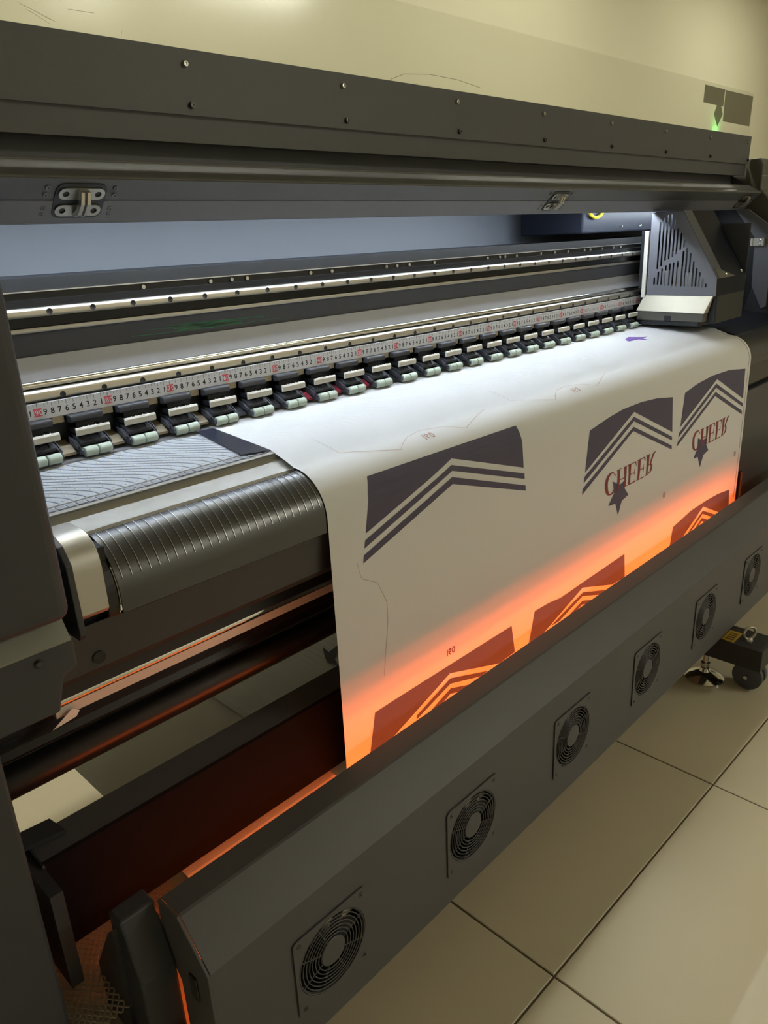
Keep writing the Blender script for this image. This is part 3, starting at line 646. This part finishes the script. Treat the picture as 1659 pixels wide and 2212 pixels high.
INK = {
    'A_main':[(0.2419,0.2833),(0.4053,0.2832),(0.6165,0.2836),(0.6185,0.2961),(0.6255,0.3643),(0.4253,0.3002),(0.2205,0.3653),(0.2322,0.3057)],
    'A_s1':[(0.2186,0.3752),(0.4217,0.3101),(0.6283,0.3757),(0.6294,0.3867),(0.4219,0.3199),(0.216,0.3874)],
    'A_s2':[(0.214,0.3978),(0.4212,0.3301),(0.6323,0.3998),(0.6334,0.4104),(0.4222,0.3422),(0.2119,0.4099)],
    'B_main':[(0.8594,0.3439),(0.939,0.3316),(0.9984,0.3257),(1.0813,0.3255),(1.1568,0.3304),(1.2406,0.3425),(1.2536,0.4289),(1.0489,0.3412),(0.8468,0.4294)],
    'B_s1':[(0.8458,0.438),(1.049,0.352),(1.2541,0.4404),(1.2558,0.45),(1.0503,0.3625),(0.843,0.4513)],
    'B_s2':[(0.841,0.4619),(1.0499,0.3746),(1.2566,0.463),(1.2583,0.4731),(1.0498,0.3843),(0.8386,0.4751)],
    'C_main':[(1.3092,0.3443),(1.3779,0.3335),(1.4703,0.3271),(1.5807,0.3294),(1.6981,0.343),(1.7051,0.4274),(1.5031,0.3411),(1.298,0.426)],
    'C_s1':[(1.2942,0.4391),(1.5004,0.3522),(1.7069,0.4407),(1.7076,0.4503),(1.5013,0.3632),(1.291,0.4517)],
    'C_s2':[(1.2903,0.4603),(1.5012,0.3741),(1.7068,0.462),(1.7078,0.4726),(1.5002,0.3848),(1.2863,0.4731)],
    'starB':[(0.9679,0.4792),(0.999,0.4953),(1.0254,0.4908),(1.0251,0.5103),(1.0454,0.5306),(1.0148,0.5364),(1.0013,0.5669),(0.9847,0.5351),(0.9532,0.532),(0.9766,0.5086)],
    'starC':[(1.4131,0.4786),(1.4417,0.4903),(1.4707,0.4891),(1.469,0.5056),(1.4886,0.5271),(1.4587,0.5335),(1.4436,0.5633),(1.4219,0.5306),(1.3955,0.5281),(1.4148,0.5066)],
    'A2_main':[(0.2178,0.6708),(0.2679,0.6706),(0.593,0.6735),(0.6053,0.7361),(0.5545,0.7383),(0.4057,0.6888),(0.2443,0.7426),(0.2018,0.7415)],
    'B2_main':[(0.673,0.6742),(0.7251,0.6762),(0.7702,0.6822),(1.0457,0.676),(1.0558,0.7395),(0.9933,0.7354),(0.8589,0.6925),(0.7083,0.7385),(0.6546,0.7382)],
    'C2_main':[(1.3063,0.6898),(1.3567,0.6835),(1.4131,0.6759),(1.5115,0.675),(1.5919,0.6781),(1.6785,0.688),(1.6882,0.7411),(1.616,0.7398),(1.4953,0.6878),(1.3728,0.7393),(1.297,0.7402)],
    'A2_r1':[(0.3155,0.7288),(0.4063,0.6995),(0.5176,0.7372),(0.4955,0.7384),(0.406,0.7105),(0.3151,0.7362)],
    'A2_r2':[(0.3434,0.7411),(0.4069,0.7205),(0.46,0.739),(0.4293,0.7387),(0.4055,0.7311),(0.3796,0.7404)],
    'C2_r1':[(1.4042,0.739),(1.4943,0.6994),(1.5928,0.74),(1.5673,0.7397),(1.4957,0.7093),(1.4206,0.741)],
    'B2_r1':[(0.7346,0.7341),(0.8613,0.7047),(0.9664,0.7385),(0.936,0.7391),(0.8607,0.7133),(0.7671,0.7359)],
    'line':[(0.2076,0.4329),(0.2387,0.4504),(0.2572,0.4903),(0.2571,0.5224),(0.2428,0.6156)],
    'purple':[(1.3584,0.0955),(1.4024,0.0824),(1.4338,0.1078),(1.4504,0.1133),(1.4157,0.1168),(1.4079,0.1399),(1.3939,0.1161),(1.3483,0.1123)],
    'outline1':[(0.2294,0.1716),(0.2395,0.2208),(0.2787,0.241),(0.3348,0.2595),(0.3449,0.251),(0.3716,0.236),(0.4102,0.2284),(0.4527,0.2361),(0.4981,0.2578),(0.5949,0.2212)],
    'T_C':[(0.9799,0.4694),(0.9773,0.4691),(0.9714,0.4628),(0.965,0.4594),(0.9583,0.4604),(0.9502,0.4654),(0.9459,0.473),(0.9454,0.4817),(0.948,0.4939),(0.9522,0.5021),(0.9568,0.5054),(0.9662,0.5041),(0.9744,0.4992),(0.9765,0.506),(0.9684,0.5088),(0.9563,0.5081),(0.9474,0.5053),(0.9391,0.4986),(0.9351,0.4887),(0.9341,0.4778),(0.9357,0.4686),(0.9414,0.4614),(0.9511,0.4568),(0.9613,0.4563),(0.9684,0.4585),(0.9758,0.4635)],
    'T_H1':[(0.9866,0.4582),(0.9985,0.4593),(0.9991,0.4868),(0.9972,0.5071),(0.9888,0.5057),(0.9889,0.4842)],
    'T_H2':[(0.9819,0.4583),(1.0054,0.4581),(1.0048,0.4594),(0.9823,0.4595)],
    'T_H3':[(0.9998,0.4825),(1.0204,0.4828),(1.0206,0.4847),(1.0001,0.4848)],
    'T_H4':[(1.0167,0.4589),(1.0282,0.4599),(1.0291,0.48),(1.0282,0.5053),(1.0233,0.5072),(1.0194,0.5053),(1.0213,0.4871)],
    'T_H5':[(1.0122,0.4587),(1.0375,0.4585),(1.0376,0.4599),(1.0127,0.4599)],
    'T_H6':[(1.0214,0.5067),(1.0341,0.5064),(1.034,0.505),(1.023,0.5048)],
    'T_E1':[(1.0375,0.4585),(1.0494,0.4587),(1.0493,0.4805),(1.048,0.5068),(1.0406,0.5067),(1.0404,0.4829)],
    'T_E2':[(1.0356,0.4581),(1.0725,0.4583),(1.0759,0.4697),(1.0729,0.468),(1.0681,0.46),(1.0376,0.4599)],
    'T_E3':[(1.0486,0.4822),(1.0664,0.483),(1.0662,0.4747),(1.0682,0.4751),(1.0685,0.4922),(1.0656,0.4846),(1.0489,0.4841)],
    'T_E4':[(1.0342,0.5069),(1.0733,0.5074),(1.0723,0.4969),(1.071,0.5045),(1.0486,0.5047),(1.035,0.5057)],
    'T_F1':[(1.0828,0.458),(1.0953,0.4587),(1.0951,0.4855),(1.0923,0.5072),(1.0845,0.5066),(1.0852,0.483)],
    'T_F2':[(1.0781,0.4578),(1.1163,0.4579),(1.12,0.4701),(1.1167,0.4674),(1.1128,0.4605),(1.0802,0.4597)],
    'T_F3':[(1.0938,0.4828),(1.1112,0.4834),(1.1119,0.4752),(1.1129,0.4754),(1.1136,0.4938),(1.1105,0.4855),(1.094,0.4847)],
    'T_F4':[(1.0779,0.5067),(1.1145,0.5077),(1.1173,0.4994),(1.1151,0.5045),(1.093,0.5055),(1.0787,0.5055)],
    'T_R1':[(1.125,0.4578),(1.1389,0.4587),(1.1375,0.4827),(1.1339,0.5055),(1.127,0.5056),(1.1274,0.4812)],
    'T_R2':[(1.1201,0.4576),(1.1425,0.4567),(1.1418,0.4586),(1.1213,0.459)],
    'T_R3':[(1.1354,0.4822),(1.1491,0.4808),(1.1561,0.4872),(1.1571,0.4941),(1.1522,0.5015),(1.1389,0.5058),(1.1212,0.5065),(1.122,0.5053),(1.1367,0.5043),(1.1468,0.4992),(1.1503,0.4915),(1.1479,0.4862),(1.1435,0.4832),(1.1358,0.4847)],
    'T_R4':[(1.1431,0.4803),(1.1528,0.4656),(1.1577,0.4583),(1.1695,0.4568),(1.1697,0.4582),(1.1624,0.4632),(1.1509,0.4793),(1.1495,0.4837)],
}
for k in ('A_main', 'B_main', 'C_main', 'A2_main', 'B2_main', 'C2_main'):
    print_on_sheet(INK[k], 'printed_panel', 'ink')
for k in ('A_s1', 'A_s2', 'B_s1', 'B_s2', 'C_s1', 'C_s2', 'A2_r1', 'A2_r2', 'B2_r1', 'C2_r1'):
    print_on_sheet(INK[k], 'printed_chevron_stripe', 'ink')
print_on_sheet(INK['B2_r1'], 'printed_chevron_stripe', 'ink', ds=0.0205)
print_on_sheet(INK['C2_r1'], 'printed_chevron_stripe', 'ink', ds=0.0212)
print_on_sheet(INK['starB'], 'printed_star', 'ink'); print_on_sheet(INK['starC'], 'printed_star', 'ink')
print_on_sheet(INK['purple'], 'printed_star', 'inkpurple')
for dx in (0.0, 0.4445):                          # CHEER, printed upside down
    for grp in ('C', 'H', 'E', 'F', 'R'):
        mb = B(); keys = [k for k in INK if k.startswith('T_'+grp)]
        objs = [print_on_sheet(INK[k], 'tmp', 'inkred', off=0.0009, dx=dx) for k in keys]
        for o in objs:
            n0 = WLOC[paper.name]; mb.add([tuple(v.co+n0) for v in o.data.vertices], [tuple(p.vertices) for p in o.data.polygons])
            me = o.data; bpy.data.objects.remove(o); bpy.data.meshes.remove(me)
        build(mb, 'printed_letter', 'inkred', paper)
def sheet_text(txt, x, s, h, m_):                 # flipped top to bottom like the rest of the print
    mb = B(); u = x
    for c in txt:
        v, f, gw = glyph(c); mb.add([on_sheet(u+a*h, s+b_*h, 0.0007) for a, b_ in v], f); u += (gw+.15)*h
    build(mb, 'printed_size_mark', m_, paper)
sheet_text('160', 0.398, 0.243, 0.0135, 'inkline'); sheet_text('160', 0.398, 0.6395, 0.0125, 'inkred'); sheet_text('160', 0.850, 0.245, 0.0135, 'inkline')
def sheet_line(pts, wd, m_):
    q = []; 
    for i, p in enumerate(pts):
        a_ = pts[max(0, i-1)]; b_ = pts[min(len(pts)-1, i+1)]; dx, ds = b_[0]-a_[0], b_[1]-a_[1]; L = math.hypot(dx, ds)
        q.append((p[0]-ds/L*wd, p[1]+dx/L*wd))
    for i in range(len(pts)-1):
        yield [pts[i], pts[i+1], q[i+1], q[i]]
def outline(pts, wd=0.0008, m_='inkline'):
    pts = [(a_[0]+(b_[0]-a_[0])*i/12, a_[1]+(b_[1]-a_[1])*i/12) for a_, b_ in zip(pts, pts[1:]) for i in range(12)]+[pts[-1]]
    mb = B()
    for quad in sheet_line(pts, wd, m_): mb.add([on_sheet(x, s, 0.0005) for x, s in quad], [(0, 1, 2, 3)])
    build(mb, 'printed_cut_line', m_, paper)
outline(INK['outline1']); outline(INK['line']); outline([(0.20, 0.404), (0.203, 0.42)]+INK['line'][:1])
outline([(x+0.44, s) for x, s in INK['outline1']])
outline([(1.7215, 0.20+0.0275*i) for i in range(20)], 0.0022, 'inkred')
print_on_sheet([(1.231, .577), (1.243, .577), (1.243, .590), (1.231, .590)], 'printed_register_mark', 'inkline')
print_on_sheet([(1.685, .577), (1.697, .577), (1.697, .590), (1.685, .590)], 'printed_register_mark', 'inkline')
print_on_sheet([(.3715+dx_, 1.045+ds_) for dx_, ds_ in [(0, 0), (.012, .022), (.036, .055), (.031, .030), (.062, .036), (.037, .010), (.020, .002), (.007, -.025)]], 'printed_star', 'ink', off=-0.0012)

# black guard film at the paper's edge
tag(build(B().add([(.119, -.049, plz(-.049)+.0016), (.1485, -.049, plz(-.049)+.0016), (.1485, -.193, plz(-.193)+.0022), (.106, -.180, plz(-.18)+.0022),
                   (.119, -.049, plz(-.049)+.0004), (.1485, -.049, plz(-.049)+.0004), (.1485, -.193, plz(-.193)+.0012), (.106, -.180, plz(-.18)+.0012)],
                  [(0, 1, 2, 3), (7, 6, 5, 4), (0, 4, 5, 1), (1, 5, 6, 2), (2, 6, 7, 3), (3, 7, 4, 0)]), 'edge_guard_plate', 'film', at=(.13, -.12, -.07)),
    'flat navy black guard plate lying on the platen beside the paper edge', 'plate')
# wide backing paper running under the dryer's inner panel
bk = build(B().sheet([(-.392, -.672), (-.385, -.660), (-.36, -.647), (-.285, -.6075), (-.27, -.6045), (-.20, -.6042), (.0, -.6045), (.30, -.605)], -.121, 1.78, -.0003), 'backing_paper', 'paper2', at=(.8, -.05, -.62))
tag(bk, 'plain wide grey backing paper running under the printer below the black roller', 'paper sheet')
tag(build(B().extr([(-.2285, -.2095, -.3365), (-.1995, -.2045, -.3225), (-.190, -.2010, -.3315), (-.196, -.2030, -.3365)], (0, .0004, .0002)), 'paper_scrap', 'paper2', at=(-.205, -.205, -.335)),
    'small torn white paper scrap caught under the curved plate at the left', 'paper scrap')
# take-up roller
ro = thing('guide_roller', (.9, -.15, -.415), 'long black rubber guide roller on a steel shaft above the backing paper', 'roller')
build(B().lathe((-.285, -.15, -.4155), (1, 0, 0), [(.012, 0), (.022, .002), (.023, .006), (.023, 2.055), (.012, 2.06)], 28), 'roller_sleeve', 'rubber', ro, smooth=True)
build(B().cyl((-.2995, -.15, -.4155), (1.789, -.15, -.4155), .008, 16), 'shaft', 'chrome', ro, smooth=True)

# ================================================================ dryer
DR = thing('dryer_unit', (.95, -.42, -.767), 'long dark grey dryer box with a row of round fan grilles and an orange glow', 'dryer')
DX0, DX1 = -0.209, 2.30
FXS = [-0.039+0.2935*k for k in range(8)]; FZC = -0.6545
front = plate_holes([(DX0, -.767), (DX1, -.767), (DX1, -.5425), (DX0, -.5425)], [circ(x, FZC, .0545, 40) for x in FXS], .0016, lambda u, v, w_: (u, -.4692-w_, v))
build(front, 'front_panel', 'coat_d', DR)
build(B().sheet([(-.4700, -.5425), (-.4215, -.4935), (-.4190, -.4925), (-.3805, -.4955), (-.3795, -.4975), (-.3795, -.512)], DX0, DX1, .0016), 'top_cowl', 'coat_d', DR, bevel=0.0006, seg=1)
build(B().box(DX0, DX1, -.4684, -.405, -.767, -.7655), 'bottom_flange', 'coat_d', DR)
build(B().extr([(DX0-.004, y, z) for y, z in [(-.4705, -.767), (-.4705, -.5425), (-.4205, -.4918), (-.3790, -.4950), (-.3790, -.56), (-.405, -.60), (-.405, -.767)]], (.004, 0, 0)), 'end_plate', 'coat_d', DR, bevel=0.001)
build(B().extr([(DX1, y, z) for y, z in [(-.4705, -.767), (-.4705, -.5425), (-.4205, -.4918), (-.3790, -.4950), (-.3790, -.56), (-.405, -.60), (-.405, -.767)]], (.004, 0, 0)), 'end_plate', 'coat_d', DR)
build(B().box(-.2155, -.213, -.445, -.430, -.60, -.565), 'end_latch', 'foot', DR, bevel=0.002)
# fans
def fan(x):
    o = build(plate_holes(rrect(x-.062, x+.062, FZC-.062, FZC+.062, .007), [circ(x, FZC, .0575, 40)], .0016, lambda u, v, w_: (u, -.4718-w_, v)), 'fan', 'coat_d', DR)
    g = B()
    for q in range(7): g.torus((x, -.4722, FZC), (0, 1, 0), .0255+.0051*q, .00085, 40, 5)
    for q in range(8):
        a = math.radians(22.5+45*q); g.cyl((x+.021*math.cos(a), -.4715, FZC+.021*math.sin(a)), (x+.058*math.cos(a), -.4715, FZC+.058*math.sin(a)), .0008, 6)
    build(g, 'wire_guard', 'coat_d', o, smooth=True)
    build(B().lathe((x, -.4705, FZC), (0, -1, 0), [(0, .0025), (.0195, .0025), (.0205, .0015), (.0205, 0)], 28), 'guard_disc', 'coat_d', o, smooth=True)
    bl = B()
    for q in range(7):
        a = 2*math.pi*q/7; c, s_ = math.cos(a), math.sin(a); c2, s2 = math.cos(a+.55), math.sin(a+.55)
        bl.add([(x+.02*c, -.462, FZC+.02*s_), (x+.05*c, -.463, FZC+.05*s_), (x+.05*c2, -.447, FZC+.05*s2), (x+.02*c2, -.449, FZC+.02*s2)], [(0, 1, 2, 3)])
    bl.cyl((x, -.466, FZC), (x, -.445, FZC), .02, 20)
    build(bl, 'fan_rotor', 'hole', o)
    build(plate_holes(circ(x, FZC, .0575, 32), [circ(x, FZC, .0545, 32)], .026, lambda u, v, w_: (u, -.4535-w_, v)), 'fan_duct', 'hole', o)
    build(B().cyl((x, -.4435, FZC), (x, -.4405, FZC), .0575, 32), 'motor_plate', 'hole', o)
    for sx in (-1, 1):
        for sz in (-1, 1):
            build(B().lathe((x+sx*.0525, -.4726, FZC+sz*.0525), (0, -1, 0), [(0, -.0005), (.001, -.0005), (.0012, .001), (.0032, .0008), (.0036, 0)], 10), 'fan_screw', 'satin', o, smooth=True)
    return o
f0 = fan(FXS[0])
for x in FXS[1:]: clone(f0, DR, (x-FXS[0], 0, 0))
# heater tubes behind the cowl
build(B().box(DX0, DX1, -.4570, -.4555, -.636, -.528), 'heater_reflector', 'refl', DR)
for z_ in (-.538, -.566, -.596):
    build(B().cyl((DX0+.006, -.4455, z_), (1.715, -.4455, z_), .0055, 10), 'quartz_heater_tube', 'heat', DR, smooth=True)
# inner panel between the paper and the backing sheet
build(B().sheet([(-.268, -.5905), (-.2735, -.5845), (-.248, -.4775), (-.245, -.4755)], -.285, 1.785, .0015), 'inner_panel', 'panel_blk', DR)
build(B().sheet([(-.2485, -.4785), (-.245, -.4752), (-.195, -.4732), (-.192, -.482)], -.285, 1.785, -.0015), 'inner_panel_flange', 'coat_d', DR)  # lighter coat than the panel: light from above put into the colour
build(B().extr([(-.287, y, z) for y, z in [(-.2735, -.592), (-.250, -.476), (-.19, -.472), (-.17, -.50), (-.19, -.592)]], (.003, 0, 0)), 'inner_panel_end', 'coat', DR)
build(B().extr([(-.300, -.215, -.4715), (-.245, -.225, -.4715), (-.250, -.19, -.4715), (-.300, -.185, -.4715)], (0, 0, .006)), 'mounting_tab', 'coat', DR)
build(B().box(-.300, -.285, -.30, -.18, -.62, -.48), 'side_arm', 'coat', DR)
build(B().prism([(-.400, FZ), (-.400, -.575), (-.372, -.500), (-.345, -.500), (-.345, FZ)], -.257, -.213), 'support_post', 'coat', DR, bevel=0.003)
build(B().prism([(-.385, FZ), (-.385, -.60), (-.35, -.60), (-.35, FZ)], 2.24, 2.29), 'support_post', 'coat', DR)
build(B().extr([(-.262, y, z) for y, z in [(-.36, -.515), (-.345, -.53), (-.29, -.62), (-.29, -.70), (-.36, -.75)]], (.005, 0, 0)), 'side_gusset', 'coat', DR)
# expanded-metal tray
ms = B(); zm = -.634; st = .0085
def bar(xa, ya, xb, yb):
    d = Vector((xb-xa, yb-ya, 0)).normalized(); n_ = Vector((-d.y, d.x, 0))*.0009
    ms.add([(xa+n_.x, ya+n_.y, zm), (xb+n_.x, yb+n_.y, zm), (xb-n_.x, yb-n_.y, zm), (xa-n_.x, ya-n_.y, zm),
            (xa+n_.x, ya+n_.y, zm-.001), (xb+n_.x, yb+n_.y, zm-.001), (xb-n_.x, yb-n_.y, zm-.001), (xa-n_.x, ya-n_.y, zm-.001)],
           [(0, 1, 2, 3), (0, 4, 5, 1), (2, 6, 7, 3)])
xa = -.317
while xa < -.135:
    ya = -.355
    while ya < -.10:
        bar(xa, ya, xa+st/2, ya+st*.7); bar(xa+st/2, ya+st*.7, xa+st, ya); bar(xa, ya, xa+st/2, ya-st*.7); bar(xa+st/2, ya-st*.7, xa+st, ya)
        ya += st*1.4
    xa += st
tag(build(ms, 'expanded_metal_tray', 'mesh', DR), None, None, kind='stuff')
build(B().box(-.318, 2.3, -.41, -.10, -.6925, -.691), 'tray_plate', 'mesh', DR)
build(B().box(-.318, 2.3, -.411, -.41, -.6925, -.668), 'tray_lip', 'mesh', DR)

# ================================================================ stand foot
ST = thing('machine_stand', (1.315, -.35, FZ), 'black stand beam with caster, levelling foot and eye bolt on the tiled floor', 'stand')
build(B().box(1.27, 1.365, -.567, .42, -.834, -.777), 'foot_beam', 'foot', ST, bevel=0.002)
cs = build(B().box(1.292, 1.345, -.556, -.50, -.846, -.834), 'caster', 'foot', ST, bevel=0.002)
for s in (-1, 1):
    build(B().lathe((1.3175+s*.0125, -.530, -.8705), (1, 0, 0), [(0, -.0095), (.028, -.0095), (.0362, -.006), (.0362, .006), (.028, .0095), (0, .0095)], 28), 'caster_wheel', 'armgrey', cs, smooth=True)
build(B().prism([(-.512, -.84), (-.552, -.84), (-.54, -.885), (-.52, -.885)], 1.3155, 1.3195), 'caster_fork', 'foot', cs)
build(B().cyl((1.288, -.530, -.8705), (1.345, -.530, -.8705), .005, 12), 'axle_bolt', 'chrome', cs, smooth=True)
lf = build(B().lathe((1.285, -.432, FZ), (0, 0, 1), [(.048, 0), (.048, .005), (.040, .012), (.014, .022), (.010, .030), (0, .030)], 32), 'levelling_foot', 'chrome', ST, smooth=True)
build(B().cyl((1.285, -.432, FZ+.028), (1.285, -.432, -.834), .007, 14), 'threaded_rod', 'chrome', lf, smooth=True)
build(B().lathe((1.285, -.432, FZ+.036), (0, 0, 1), [(0, 0), (.012, 0), (.012, .010), (0, .010)], 6), 'lock_nut', 'chrome', lf)
eb = build(B().torus((1.311, -.520, -.757), (.55, .83, 0), .0165, .0035, 28, 8), 'eye_bolt', 'steel', ST, smooth=True)
build(B().lathe((1.311, -.520, -.777), (0, 0, 1), [(.010, 0), (.009, .004), (.005, .007)], 16), 'bolt_collar', 'steel', eb, smooth=True)
lb = build(B().box(1.276, 1.334, -.497, -.466, -.7769, -.7765), 'warning_label', 'label_y', ST)
for q in range(4): build(B().box(1.284+.011*q, 1.291+.011*q, -.491, -.472, -.7765, -.7763), 'label_print', 'label_k', lb)
